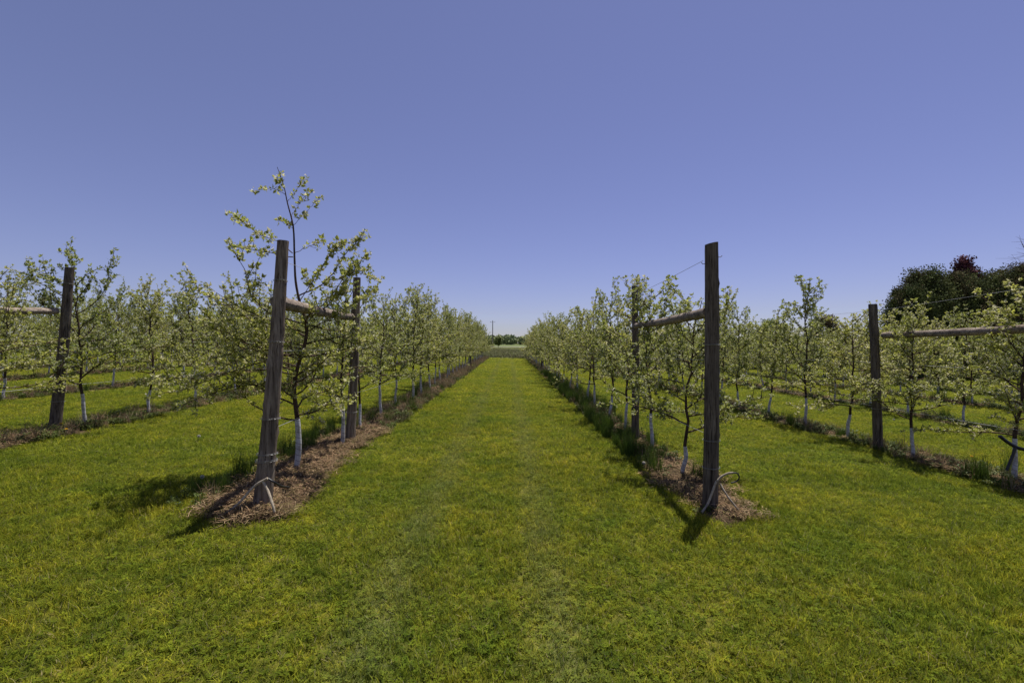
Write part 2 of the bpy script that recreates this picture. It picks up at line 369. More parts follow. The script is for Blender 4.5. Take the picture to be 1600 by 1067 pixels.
# behind-camera apron so a shifted view still stands on grass
pts = np.stack([x, y, zg(x, y)-.004], 1)
scatter('lawn', 'mown green lawn of grass and clover between the orchard rows', 'grass', pts, rng.uniform(0, 6.28, len(x)), np.stack([sc, sc, hz], 1), idx, srcs)
# meadow beyond the end of the rows
ms = [tuft('meadow_tuft', rng, 40, .3, .15, .42, .008, .016, [(.12, .14, .045), (.2, .19, .10), (.26, .23, .15)], M['dry'], .5) for i in range(2)]
n = 9000; y = rng.uniform(48, 120, n); x = rng.uniform(-1, 1, n)*(.9*y)
s0 = rng.uniform(.8, 1.5, n)*np.where(y < 50, 1.6, 1)
scatter('meadow_grass', 'pale unmown meadow grass beyond the far end of the orchard', 'grass', np.stack([x, y, zg(x, y)], 1), rng.uniform(0, 6, n), np.stack([s0*1.6, s0*1.6, s0*.7], 1), rng.integers(0, 2, n), ms)

# ------------------------------------------------------------------ strips of mulch under the rows
def mulch(X, s_, k):
    big = k == 0
    y = np.concatenate([np.arange(3.55, 14, .05 if big else .1), np.arange(14, 47.3, .3)])
    wd = .62 if big else .5
    xx = np.linspace(-wd, wd, 29 if big else 15)
    XX, YY = np.meshgrid(xx, y)
    edge = bedw(s_, k, YY) + wob(X, YY, .13)
    XX = XX + bedshift(s_, k, YY); h = np.clip(1-(np.abs(XX-bedshift(s_, k, YY))/edge)**2.2, -1, 1)
    ends = np.clip((YY-3.92-(.30 if s_ == 'R' else 0)-.1*np.sin((X+XX)*9))/.22, -1, 1)
    h = np.minimum(h, ends)
    rough = .5*np.sin(XX*17+YY*9)*np.sin(YY*13-XX*6)+.35*np.sin(XX*41+2)*np.sin(YY*37)+rng.normal(0, .35, XX.shape)
    amp = .045 if big else .02
    Z = zg(X+XX, YY)+h*(.05 if big else .03)+np.clip(h, 0, 1)*rough*amp
    v = np.stack([X+XX, YY, Z], -1).reshape(-1, 3); nx = len(xx)
    i, j = np.meshgrid(np.arange(len(y)-1), np.arange(nx-1), indexing='ij'); i = i.ravel(); j = j.ravel()
    mb = MB(); mb.add(v, np.stack([i*nx+j, i*nx+j+1, (i+1)*nx+j+1, (i+1)*nx+j], 1), smooth=True)
    tag(mb.build('mulch_bed', M['mulch']), kind='structure')
for s_ in 'LR':
    for k, X in enumerate(ROWS[s_]): mulch(X, s_, k)
# straw lying on the beds
def straw_src(name, rg, n, spread, lmin, lmax, cols, wd=.002):
    mb = MB()
    for _ in range(n):
        c0 = np.array([*rg.uniform(-spread, spread, 2), rg.uniform(.0, .045)]); a = rg.uniform(0, 6.28); l = rg.uniform(lmin, lmax)
        u = np.array([math.cos(a), math.sin(a), rg.uniform(-.35, .45)])*l; v = np.array([-math.sin(a), math.cos(a), rg.uniform(-.5, .5)])*wd*rg.uniform(.7, 1.6)
        k_ = np.array([0, 0, 1])*l*rg.uniform(-.1, .2)
        mb.add([c0-v, c0+v, c0+u*.5+v+k_, c0+u*.5-v+k_, c0+u+v, c0+u-v], [[0, 1, 2, 3], [3, 2, 4, 5]], np.array(cols[rg.integers(len(cols))])*rg.uniform(.6, 1.35))
    return bpy.data.objects.new(name, mb.mesh(name, M['dry']))
SC = [(.25, .16, .09), (.15, .09, .052), (.38, .27, .16), (.07, .043, .028), (.14, .12, .04)]
ss = [straw_src('straw_tuft', rng, 130, .10, .018, .075, SC, .0013) for _ in range(3)]
px, py = [], []
for s_ in 'LR':
    for k, X in enumerate(ROWS[s_][:4]):
        y1 = (8.3 if s_ == 'L' else 6.5) if k == 0 else 7
        for (ya, yb, dn) in ((3.6, y1, (85 if s_ == 'L' else 42) if k == 0 else 45), (y1, 26, 8)):
            n = int((yb-ya)*.9*dn); yy = rng.uniform(ya, yb, n); xx = X+bedshift(s_, k, yy)+rng.normal(0, .24 if k == 0 else .2, n)
            kk = in_strip(xx, yy, .05) & (np.abs(xx) < 1.14*yy+.6); px.append(xx[kk]); py.append(yy[kk])
x = np.concatenate(px); y = np.concatenate(py); n = len(x); s0 = rng.uniform(.7, 1.3, n)*np.where(y > 14, 1.9, 1)
near = np.maximum(0, 1-(y-3.6)/5)
scatter('straw', 'dry brown cut grass lying under the tree rows', 'straw', np.stack([x, y, zg(x, y)+.035], 1), rng.uniform(0, 6.28, n), np.stack([s0, s0, s0*(.8+.4*near)], 1), rng.integers(0, 3, n), ss)
# weeds: green clumps, dead brown stalks
WG = [(.08, .115, .018), (.11, .145, .022), (.055, .08, .014)]
wd_src = [tuft('weed_clump', rng, 30, .07, .06, .16, .004, .009, WG, M['weed'], .6, leaves=26),
          tuft('weed_clump', rng, 16, .09, .05, .13, .004, .010, WG+[(.12, .13, .03)], M['weed'], .8, leaves=34),
          tuft('weed_stalks', rng, 34, .09, .10, .26, .003, .006, [(.24, .17, .10), (.17, .11, .07), (.32, .26, .17)], M['dry'], .7, leaves=8),
          tuft('weed_tall_grass', rng, 150, .09, .16, .38, .003, .006, [(.065, .11, .014), (.09, .14, .018)], M['weed'], .35)]
P = []      # x, y, scale, idx
def weeds(X, ya, yb, dens, wl, wr, probs, smin, smax):
    n = int((yb-ya)*dens)
    if n < 1: return
    yy = rng.uniform(ya, yb, n); xx = X+rng.uniform(wl, wr, n); ss_ = rng.uniform(smin, smax, n); ii = rng.choice(4, n, p=probs)
    kk = (np.abs(xx) < 1.14*yy+.6)
    for a in zip(xx[kk], yy[kk], ss_[kk], ii[kk]): P.append(a)
L0, R0 = ROWS['L'][0], ROWS['R'][0]
weeds(L0, 4.2, 8, 30, -.6, -.25, [.45, .35, .1, .1], .4, .9)
weeds(L0, 4.6, 8, 12, -.2, .4, [.4, .4, .2, 0], .3, .6)
weeds(L0, 8, 15, 75, -.35, .5, [.3, .25, .4, .05], .5, 1.0)
weeds(L0, 15, 47, 62, -.3, .55, [.3, .28, .42, 0], .7, 1.35)
weeds(R0, 4.4, 6.2, 18, -.4, .35, [.4, .5, .1, 0], .35, .7)
weeds(R0, 6.2, 10, 40, -.42, .3, [.45, .3, .15, .1], .5, 1.0)
weeds(R0, 5.7, 9.5, 9, -.5, -.15, [.1, .1, .0, .8], .5, .95)
weeds(R0, 9.5, 25, 5, -.45, -.1, [.2, .1, .0, .7], .6, 1.1)
weeds(L0, 5.6, 9, 6, -.6, -.3, [.1, .1, .0, .8], .5, .8)
weeds(R0, 10, 22, 70, -.42, .3, [.4, .3, .2, .1], .6, 1.2)
weeds(R0, 22, 47, 36, -.42, .3, [.5, .3, .2, .0], .8, 1.4)
for s_ in 'LR':
    for k in range(1, 5):
        X = ROWS[s_][k]; dn = 60 if k == 1 else 34
        pr = [.38, .34, .27, .01] if s_ == 'L' else [.47, .36, .15, .02]
        weeds(X, 4.2, 47, dn, -.36, .36, pr, .5, 1.2 if k < 3 else 1.6)
for (a, b_, s_) in ((2.35, 5.35, 1.0), (2.42, 5.5, .9), (2.3, 5.6, 1.05), (1.95, 6.3, .9), (1.9, 6.6, 1), (1.85, 6.9, 1.0), (1.95, 7.2, .95), (2.0, 7.6, .9), (-2.95, 5.6, .7), (-3.0, 6.1, .8), (-2.95, 6.6, .9), (-3.0, 7.0, .9), (-2.9, 7.6, .8)): P.append((a, b_, s_*.8, 3))
A = np.array(P); n = len(A)
scatter('weeds', 'green weeds and dead brown stalks growing under the tree rows', 'weeds', np.stack([A[:, 0], A[:, 1], zg(A[:, 0], A[:, 1])+.01], 1), rng.uniform(0, 6.28, n), np.repeat(A[:, 2:3], 3, 1)*rng.uniform(.8, 1.2, (n, 3)), A[:, 3].astype(int), wd_src)

# ------------------------------------------------------------------ apple trees
LC = [(.40, .42, .085), (.32, .35, .07), (.47, .48, .15), (.24, .28, .055), (.53, .52, .32)]
class Tree:
    def __init__(s, seed): s.rg = np.random.default_rng(seed); s.wood = MB(); s.sites = []; s.guard = None
    def limb(s, pts, r0, r1, n=5): 
        pts = np.asarray(pts); tube(s.wood, pts, np.linspace(r0, r1, len(pts))*(1+s.rg.normal(0, .06, len(pts))), n, cap=False)
    def wander(s, p, d, L, k, up=0.0, wobble=.12):
        pts = [np.array(p, float)]; d = np.array(d, float); d /= np.linalg.norm(d)
        for _ in range(k):
            d = d + s.rg.normal(0, wobble, 3) + np.array([0, 0, up]); d /= np.linalg.norm(d)
            pts.append(pts[-1]+d*L/k)
        return np.array(pts)
    def leaves_on(s, pts, start=.15, step=.055, big=1.0):
        seg = np.linalg.norm(np.diff(pts, axis=0), axis=1); cum = np.concatenate([[0], np.cumsum(seg)]); T = cum[-1]
        a = np.arange(T*start, T, step)*1.0; a = a+s.rg.uniform(-.02, .02, len(a)); a = np.append(a, T)
        for q in a:
            q = min(max(q, 0), T); i = min(np.searchsorted(cum, q, 'right')-1, len(seg)-1); f = (q-cum[i])/max(seg[i], 1e-6)
            p = pts[i]*(1-f)+pts[i+1]*f; d = (pts[i+1]-pts[i])/max(seg[i], 1e-6)
            off = s.rg.normal(0, 1, 3); off /= np.linalg.norm(off)
            s.sites.append((p+off*.012, d*.5+off*.7+np.array([0, 0, .3]), big*s.rg.uniform(.7, 1.15)))
    def branch(s, p, d, L, r, depth=0, up=.02, dens=1.0):
        pts = s.wander(p, d, L, max(3, int(L/.1)), up); s.limb(pts, r, .0022, 5 if r > .006 else 4)
        s.leaves_on(pts, .22 if depth == 0 else .12, .082/dens)
        if depth < 2 and L > .22:
            k = int(L/(.095 if depth == 0 else .12)*dens)
            for _ in range(k):
                f = s.rg.uniform(.18, .97); i = int(f*(len(pts)-1)); q = pts[i]; dd = pts[min(i+1, len(pts)-1)]-pts[max(i-1, 0)]; dd /= np.linalg.norm(dd)
                o = s.rg.normal(0, 1, 3); o -= dd*np.dot(o, dd); o /= np.linalg.norm(o)+1e-9
                nd = dd*.55+o*.8+np.array([0, 0, s.rg.uniform(.0, .7)])
                s.branch(q, nd, L*s.rg.uniform(.16, .42)*(1-.35*f), r*.42, depth+1, .04, dens)
    def crown_mesh(s, name):
        rg = s.rg; P = np.array([a[0] for a in s.sites]); D = np.array([a[1] for a in s.sites]); Z = np.array([a[2] for a in s.sites])
        k = 8; n = len(P); P = np.repeat(P, k, 0); D = np.repeat(D, k, 0); Z = np.repeat(Z, k); m = n*k
        keep = rg.uniform(0, 1, m) < .85; P, D, Z = P[keep], D[keep], Z[keep]; m = len(P)
        D /= np.linalg.norm(D, axis=1)[:, None]+1e-9
        u = rg.normal(0, 1, (m, 3))*.75 + D*.7 + np.array([0, 0, .12]); u /= np.linalg.norm(u, axis=1)[:, None]
        v = np.cross(u, rg.normal(0, 1, (m, 3))+np.array([0, 0, 1.2])); v /= np.linalg.norm(v, axis=1)[:, None]+1e-9
        nn = np.cross(u, v); L = (Z*rg.uniform(.032, .058, m))[:, None]; W = L*rg.uniform(.24, .34, m)[:, None]
        b0 = P+u*.006
        m1 = b0+u*L*.45; m2 = b0+u*L-nn*L*.18; fold = nn*W*.45
        V = np.stack([b0, m1+v*W+fold, m2, m1-v*W+fold, m1], 1).reshape(-1, 3)
        q = np.arange(m)*5
        f = np.concatenate([np.stack([q, q+4, q+1], 1), np.stack([q+4, q+2, q+1], 1), np.stack([q, q+3, q+4], 1), np.stack([q+4, q+3, q+2], 1)])
        C = np.array(LC)[rg.integers(0, len(LC), m)]*rg.uniform(.7, 1.25, (m, 1))
        mb = MB(); mb.add(V, f, np.repeat(C, 5, 0))
        # late blossom: small five-petalled white flowers in some clusters
        fs = [a for a in s.sites if rg.uniform() < .42]; PV = []; PC = []
        for (p, d, z) in fs:
            for _ in range(rg.integers(1, 4)):
                c0 = p+rg.normal(0, .016, 3)+np.array([0, 0, .012]); ax = rg.normal(0, 1, 3)+np.array([0, 0, 1.0]); ax /= np.linalg.norm(ax)
                e = np.cross(ax, [1, .3, 0]); e /= np.linalg.norm(e); g = np.cross(ax, e); a0 = rg.uniform(0, 6)
                for j in range(4):
                    a = a0+j*1.571; uu = e*math.cos(a)+g*math.sin(a); vv = -e*math.sin(a)+g*math.cos(a); r_ = rg.uniform(.008, .013)
                    PV += [c0, c0+uu*r_*.6+vv*r_*.5+ax*.002, c0+uu*r_*1.1+ax*.004, c0+uu*r_*.6-vv*r_*.5+ax*.002]
                    PC += [np.array((.62, .60, .54))*rg.uniform(.8, 1.1)]*4
        if PV: mb.add(PV, np.arange(len(PV)).reshape(-1, 4), PC)
        return mb.mesh(name, M['leaf'])
    def trunk(s, pts, r0, r1, gh=.62, guard=True):
        s.tp = pts; tube(s.wood, pts, np.linspace(r0, r1, len(pts))*(1+s.rg.normal(0, .04, len(pts))), 9, cap=False)
        if guard:
            g = MB(); cum = np.concatenate([[0], np.cumsum(np.linalg.norm(np.diff(pts, axis=0), axis=1))])
            zz = np.linspace(.01, gh, 10); gp = np.stack([np.interp(zz, cum, pts[:, c]) for c in range(3)], 1)
            tube(g, gp, np.interp(zz, cum, np.linspace(r0, r1, len(pts)))+.003+s.rg.normal(0, .0014, 10), 12, cap=True); s.guard = g
def make_tree(seed, H=2.7, spread=.95, lean=(0, 0), dens=1.0, low=.72, gh=.62, r0=.025):
    t = Tree(seed); rg = t.rg; dens *= .86
    k = 16; z = np.linspace(0, H, k); wx = np.cumsum(rg.normal(0, .018, k)); wy = np.cumsum(rg.normal(0, .018, k))
    pts = np.stack([wx-wx[0]+lean[0]*z, wy-wy[0]+lean[1]*z, z-.03], 1)
    t.trunk(pts, r0, .004, gh*rg.uniform(.8, 1.12))
    zc = low; az = rg.uniform(0, 6.28)
    while zc < H*.93:
        f = (zc-low)/(H-low); L = spread*1.3*(1.0-.55*f)*rg.uniform(.55, 1.1); az += 2.4+rg.normal(0, .5)
        p = np.array([np.interp(zc, z, pts[:, c]) for c in range(3)])
        el = rg.uniform(.05, .55)+f*.55
        d = np.array([math.cos(az)*math.cos(el), math.sin(az)*math.cos(el), math.sin(el)])
        t.branch(p, d, max(L, .2), .011*(1-.55*f)+.002, 0, up=rg.uniform(-.02, .09), dens=dens)
        zc += rg.uniform(.065, .12)
    # upright shoots breaking the top of the crown
    for _ in range(rg.integers(6, 11)):
        a = rg.uniform(0, 6.28); r_ = rg.uniform(.1, spread*.6); zz = H*rg.uniform(.55, .85); c = np.array([np.interp(zz, z, pts[:, q]) for q in range(3)])
        t.branch(c+np.array([math.cos(a)*r_*.6, math.sin(a)*r_*.6, 0]), (math.cos(a)*.25, math.sin(a)*.25, 1), rg.uniform(.3, .75), .005, 1, .05, dens)
    t.leaves_on(pts[-4:], .1, .05)
    return t
def tree_meshes(t):
    return t.wood.mesh('trunk', M['bark']), t.crown_mesh('crown'), (t.guard.mesh('trunk_guard', M['guard']) if t.guard else None)
def place_tree(ms_, x, y, rz, sc, label, group, sz=None):
    o = empty('apple_tree', (x, y, float(zg(x, y))), rz); o.scale = (sc, sc, sz or sc)
    tag(o, label, 'tree', group)
    for nm, me in zip(('trunk', 'crown', 'trunk_guard'), ms_):
        if me is None: continue
        c_ = bpy.data.objects.new(nm, me); S.collection.objects.link(c_); c_.parent = o
        if nm == 'trunk_guard': c_['label'] = 'white spiral plastic guard round the foot of the trunk'
    return o
VAR = [tree_meshes(make_tree(100+i, H=[2.55, 2.75, 2.4, 2.9, 2.6, 2.7, 2.5, 2.8, 2.65, 2.45][i], spread=[.95, .85, 1.0, .8, 1.05, .9, .95, .85, 1.0, .9][i], dens=[1, .95, 1.05, .9, 1, 1.1, .9, 1, .95, 1][i], lean=((i % 3-1)*.03, (i % 2)*.03))) for i in range(10)]
AIRY = [tree_meshes(make_tree(200+i, H=2.5, spread=.85, dens=.62, lean=(.02, 0))) for i in range(2)]
def w2(px, py, Y): return np.array([(px-795)/F*Y, Y, 1.6-(py-536)/F*Y])
ORD = ['nearest', 'second', 'third', 'fourth', 'fifth', 'sixth', 'seventh', 'eighth', 'ninth', 'tenth', 'eleventh', 'twelfth', 'thirteenth', 'fourteenth']
ROWN = ['first', 'second', 'third', 'fourth', 'fifth', 'sixth', 'seventh']
FIRSTY = {'L': [5.44, 6.2, 10.4, 14.3, 18.2, 22, 26], 'R': [5.58, 5.72, 9.3, 13.3, 17.3]}
STEP = {'L': [1.33, 1.42, 1.42, 1.42, 1.45, 1.5, 1.5], 'R': [1.5, 1.35, 1.4, 1.42, 1.45]}
NAMED = {0: 12, 1: 10, 2: 9, 3: 6, 4: 4, 5: 3, 6: 3}
# the nearest tree of the left row: tall bare leader over the post, modelled limb by limb
def leader_tree():
    t = Tree(5); Y = 5.44; b0 = w2(463, 738, Y); b0[2] = float(zg(b0[0], Y))
    def q(px, py, dy=0): return w2(px, py, Y+dy)*1.0 + 0
    def loc(p): return np.asarray(p)-b0
    tr = smooth_path([loc(q(*a)) for a in ((463, 741), (468, 700), (466, 655), (461, 610), (466, 575), (478, 535), (480, 505), (470, 475), (463, 440), (461, 400), (459, 355), (450, 318), (444, 290), (434, 262))], 52)
    t.trunk(tr, .030, .003, .66)
    def br(pp, r, dens=1.0, rich=True):
        c = smooth_path([loc(q(*a)) for a in pp], 14); c[1:-1] += t.rg.normal(0, .006, c[1:-1].shape); t.limb(c, r, .002, 4); t.leaves_on(c, .35, .085/dens, 1.15)
        if rich:
            for _ in range(int(np.linalg.norm(c[-1]-c[0])/.16*dens)):
                i = t.rg.integers(3, len(c)); t.branch(c[i], (c[min(i, len(c)-1)]-c[i-1])+t.rg.normal(0, .04, 3)+[0, 0, .02], t.rg.uniform(.06, .16), .002, 2, .03)
    br([(458, 396, 0), (436, 378, -.05), (405, 365, -.55), (371, 338, -1.1)], .006)
    br([(459, 402, 0), (433, 397, -.1), (393, 390, -.4), (361, 385, -.75)], .006)
    br([(447, 305, 0), (430, 296, 0), (411, 297, .1)], .003)
    br([(450, 316, 0), (462, 300, -.1), (475, 283, -.1)], .003)
    br([(457, 340, 0), (466, 322, .1), (482, 300, .2)], .003)
    br([(460, 352, 0), (476, 335, .1), (492, 317, 0)], .003)
    br([(460, 358, 0), (447, 350, 0), (434, 344, 0)], .003)
    br([(461, 396, 0), (484, 385, 0), (508, 374, 0)], .004)
    br([(470, 470, 0), (495, 430, -.1), (520, 395, -.1), (532, 384, 0)], .006, 2)
    br([(484, 500, 0), (520, 460, .2), (548, 420, .3), (572, 405, .4)], .007, 2)
    br([(478, 520, 0), (512, 500, .1), (560, 470, .2), (588, 452, .4)], .007, 2)
    br([(444, 296, 0), (438, 285, 0), (432, 276, .05)], .002)
    br([(468, 462, 0), (509, 441, .05), (531, 410, .1), (558, 376, .1)], .009, 2.2)
    br([(509, 441, .05), (530, 436, .2), (560, 425, .3), (590, 440, .4)], .006, 2)
    br([(498, 480, 0), (488, 450, 0), (476, 428, 0)], .004, 1.5)
    br([(478, 500, 0), (510, 480, .1), (535, 455, .3), (548, 430, .3)], .007, 2)
    rg = t.rg; zc = .62; az = 1.0
    while zc < 1.75:
        p = np.array([np.interp(zc, tr[:, 2], tr[:, c]) for c in range(3)]); az += 2.3+rg.normal(0, .4)
        L = rg.uniform(.7, 1.35)*(1-.25*(zc-.6)); el = rg.uniform(0, .5)
        t.branch(p, (math.cos(az)*math.cos(el), math.sin(az)*math.cos(el)*.8, math.sin(el)), L, .012, 0, .02, .8); zc += rg.uniform(.055, .09)
    for zc, L, ax_, ay_ in ((.95, 1.1, -.9, -.1), (1.15, 1.5, -.95, -.2), (1.35, 1.3, -.8, -.6), (1.5, 1.4, -1, .1), (1.65, 1.1, -.8, -.5), (1.4, 1.4, -.8, -.6), (1.75, 1.2, -.9, -.5), (1.25, 1.2, -1, .3)):
        p = np.array([np.interp(zc, tr[:, 2], tr[:, c]) for c in range(3)]); t.branch(p, (ax_, ay_-.3, .32), L, .010, 0, .03, .72)
    o = place_tree(tree_meshes(t), b0[0], Y, 0, 1, 'tallest apple tree, thin leader rising above the leaning left end post', 'apple trees in the orchard rows')
leader_tree()
SIDE = {'L': 'left', 'R': 'right'}
rg2 = np.random.default_rng(21)
cnt = 1
for s_ in 'LR':
    for k, X in enumerate(ROWS[s_]):
        y = FIRSTY[s_][k]; i = 0
        lastv = -1
        while y < 46.3:
            if s_ == 'L' and k == 0 and i == 0: y += STEP[s_][k]; i += 1; continue
            far = i >= NAMED[k]
            row = f'{ROWN[k]} row {SIDE[s_]} of the lane'; left_ = int((46.3-y)/STEP[s_][k])
            if not far: lab = f'{ORD[i]} apple tree in view in the {row}'
            elif k < 2 and left_ < 14: lab = f'apple tree {ORD[left_].replace("nearest", "first")} from the far end of the {row}'
            elif k < 2: lab = f'apple tree {["one", "two", "three", "four", "five", "six", "seven", "eight", "nine", "ten"][i-NAMED[k]]} places beyond the {ORD[NAMED[k]-1]} tree of the {row}'
            else: lab = f'distant apple tree deep in the {row}'
            v = rg2.integers(0, 10)
            while v == lastv: v = rg2.integers(0, 10)
            lastv = v
            xx = X+rg2.normal(0, .05); sc = rg2.uniform(.93, 1.08)*(1.07 if i > 2 else 1); lowz = {('L', 0, 1): .92, ('R', 0, 0): 1.0, ('R', 0, 1): 1.04, ('R', 0, 2): 1.04, ('R', 1, 1): .9, ('R', 1, 2): .95}.get((s_, k, i), 1)
            ai = {('L', 0, 1): 0, ('L', 0, 2): 1}.get((s_, k, i)); place_tree(VAR[v] if ai is None else AIRY[ai], xx, y+rg2.normal(0, .06), rg2.uniform(0, 6.28), sc, lab, 'apple trees in the orchard rows', sc*rg2.uniform(.95, 1.12)*(.97 if s_ == 'L' else .90)*lowz)
            cnt += 1; y += STEP[s_][k]; i += 1
print('apple trees', cnt)

# ------------------------------------------------------------------ posts, rails, wires
def make_post(label, base, top, r0, r1, m, group, knots=6, seed=0, slant=0):
    rg = np.random.default_rng(seed); base = np.array(base, float); top = np.array(top, float)
    o = empty('trellis_post', base); tag(o, label, 'post', group)
    k = 40; n = 22; f = np.linspace(0, 1, k); ax = top-base
    bend = np.sin(f*math.pi)*.012
    c = f[:, None]*ax + np.stack([bend, bend*.3, f*0], 1); c[0, 2] -= .05
    a = np.linspace(0, 2*math.pi, n, endpoint=False); rad = np.interp(f, [0, .06, 1], [r0*1.05, r0, r1])[:, None]*(1+.035*np.sin(a*3+1)[None]+.02*np.sin(a*7)[None]*np.cos(f*5)[:, None])
    rad = rad*(1+rg.normal(0, .012, rad.shape))
    for q in range(3): # long drying cracks
        a0 = rg.uniform(0, 6.28); da = (a-a0-.25*np.sin(f*4+q)[:, None]+math.pi) % (2*math.pi)-math.pi; rad -= .10*r0*np.exp(-(da/.13)**2)*(.6+.4*np.sin(f*9+q)[:, None])
    for q in range(knots):
        a0 = rg.uniform(0, 6.28); f0 = rg.uniform(.1, .97); da = (a[None]-a0+math.pi) % (2*math.pi)-math.pi; rad += .26*r0*np.exp(-(da/.28)**2-((f[:, None]-f0)/.014)**2)
    V = np.stack([c[:, 0:1]+rad*np.cos(a), c[:, 1:2]+rad*np.sin(a), c[:, 2:3]+0*rad], -1)
    V[-1, :, 2] += slant*np.cos(a)
    V = V.reshape(-1, 3); i, j = np.meshgrid(np.arange(k-1), np.arange(n), indexing='ij'); i = i.ravel(); j = j.ravel()
    mb = MB(); tn = np.ones((len(V), 3))
    mb.add(V, np.stack([i*n+j, i*n+(j+1) % n, (i+1)*n+(j+1) % n, (i+1)*n+j], 1), smooth=True, col=tn)
    ring = V[-n:]; cc = ring.mean(0); mb.add(np.concatenate([ring*1., [cc+[0, 0, -.004]]]), [[q, (q+1) % n, n] for q in range(n)], col=(.75, .65, .55))
    mb.build('post_shaft', m, o)
    return o, c, (r0, r1)
def wrap(o, c, f0, r, turns=2):     # wire wound round the post
    mb = MB(); i = f0*(len(c)-1); p = c[int(i)]
    t_ = np.linspace(0, turns*2*math.pi, turns*16); tube(mb, np.stack([p[0]+r*np.cos(t_), p[1]+r*np.sin(t_), p[2]+t_*.0012], 1), .0015, 5); mb.build('wire_loop', M['wire'], o)
def staple(o, c, f0, r, ang):
    mb = MB(); p = c[int(f0*(len(c)-1))]; d = np.array([math.cos(ang), math.sin(ang), 0]); tube(mb, [p+d*r*.9, p+d*(r+.02), p+d*(r+.035)+[0, 0, .015]], .0035, 5); mb.build('nail', M['pole'], o)
g_ = 'wooden trellis posts in the orchard rows'
def gz(x, y, dz=0): return (x, y, float(zg(x, y))+dz)
EL, EC, _ = make_post('thick leaning grey end post of the first row left of the lane', gz(-2.24, 4.2), w2(443, 377, 4.32), .077, .050, M['post'], g_, 12, 1)
for f0, r in ((.22, .086), (.86, .060), (.64, .068), (.34, .082)): wrap(EL, EC, f0, r+.002)
wrap(EL, EC, .185, .09, 3); staple(EL, EC, .80, .058, 3.3)
PL, PC, _ = make_post('grey post at the inner end of the left brace rail', gz(-2.45, 7.13), w2(558, 434, 7.13), .074, .055, M['post'], g_, 6, 2); wrap(PL, PC, .2, .085)
ER, ERC, _ = make_post('straight dark end post of the first row right of the lane', gz(2.02, 4.61), w2(1113, 380, 4.61), .074, .063, M['post_dark'], g_, 4, 3, slant=.012)
for f0 in (.28, .62, .16): wrap(ER, ERC, f0, .083)
staple(ER, ERC, .93, .07, 3.14); staple(ER, ERC, .96, .07, 0); staple(ER, ERC, .78, .073, 3.3)
PR, PRC, _ = make_post('slim post at the inner end of the right brace rail', gz(2.13, 7.76), w2(992, 447, 7.76), .064, .050, M['post_dark'], g_, 5, 4); wrap(PR, PRC, .6, .068)
P2, P2C, _ = make_post('dark slanting post of the second row at the left edge', gz(-7.2, 7.36), w2(113, 419, 7.36), .078, .058, M['post_dark'], g_, 6, 5); wrap(P2, P2C, .2, .088); wrap(P2, P2C, .9, .072)
P3, P3C, _ = make_post('dark upright post of the second row right of the lane', gz(6.12, 7.6), w2(1367, 475, 7.6), .070, .060, M['post_dark'], g_, 4, 6); wrap(P3, P3C, .3, .08)
E2, E2C, _ = make_post('hidden end post', gz(-7.1, 4.3), (-7.0, 4.3, 2.75), .085, .07, M['post'], g_, 6, 7); E2['label'] = 'end post just beyond the left edge carrying the second row rail'
E3, E3C, _ = make_post('hidden end post', gz(6.5, 4.4), (6.5, 4.4, 2.5), .085, .07, M['post'], g_, 6, 8); E3['label'] = 'end post just beyond the right edge carrying the second row rail'
k = 0
for s_, X, yy, lab in (('L', L0+.02, 29.7, 'distant post midway along the first row left of the lane'), ('R', R0-.05, 29.0, 'distant post midway along the first row right of the lane')):
    make_post(lab, gz(X, yy), (X, yy, float(zg(X, yy))+2.62), .09, .08, M['post_dark'], g_, 2, 30+k); k += 1
def rail(label, a, b_, r, seed):
    a = np.array(a, float); b_ = np.array(b_, float); o = empty('brace_rail', a); tag(o, label, 'rail', 'horizontal brace rails between posts')
    mb = MB(); f = np.linspace(0, 1, 30)[:, None]; rg = np.random.default_rng(seed); L = np.linalg.norm(b_-a)
    p = (b_-a)*f; p[:, 2] += -.015*np.sin(f[:, 0]*math.pi)+rg.normal(0, .002, 30)
    tube(mb, p, np.linspace(r, r*.85, 30)*(1+rg.normal(0, .02, 30)), 16, bump=.012, rg=rg)
    # rotate wood grain: long axis lies along y, so scale is handled by object coords
    mb.build('log', M['rail'], o)
rail('weathered log rail between the two left lane posts', (-2.17, 4.33, 1.6+.385), (-2.40, 7.03, 1.6+.40), .062, 1)
rail('weathered log rail between the two right lane posts', (2.04, 4.70, 1.6+.315), (2.12, 7.68, 1.6+.29), .055, 2)
rail('log rail of the second row entering from the left edge', (-7.05, 4.40, 1.6+.36), (-7.1, 7.28, 1.6+.50), .058, 3)
rail('pale log rail of the second row entering from the right edge', (6.47, 4.48, 1.6+.22), (6.15, 7.52, 1.6+.13), .058, 4)
def wire(label, pts, r=.0023):
    o_ = MB(); P_ = []
    for a, b_ in zip(pts[:-1], pts[1:]):
        a = np.array(a); b_ = np.array(b_); f = np.linspace(0, 1, 14, endpoint=False)[:, None]; q = a*(1-f)+b_*f; q[:, 2] -= .012*np.linalg.norm(b_-a)/4*np.sin(f[:, 0]*math.pi); P_.append(q)
    P_.append(np.array([pts[-1]])); P_ = np.concatenate(P_)
    tube(o_, P_-P_[0], r, 5); o = o_.build('trellis_wire', M['wire'], loc=P_[0]); tag(o, label, 'wire', 'trellis wires along the rows')
def zz(x, y, h): return (x, y, float(zg(x, y))+h)
HN = {2.45: 'top', 1.45: 'middle', .72: 'lowest'}
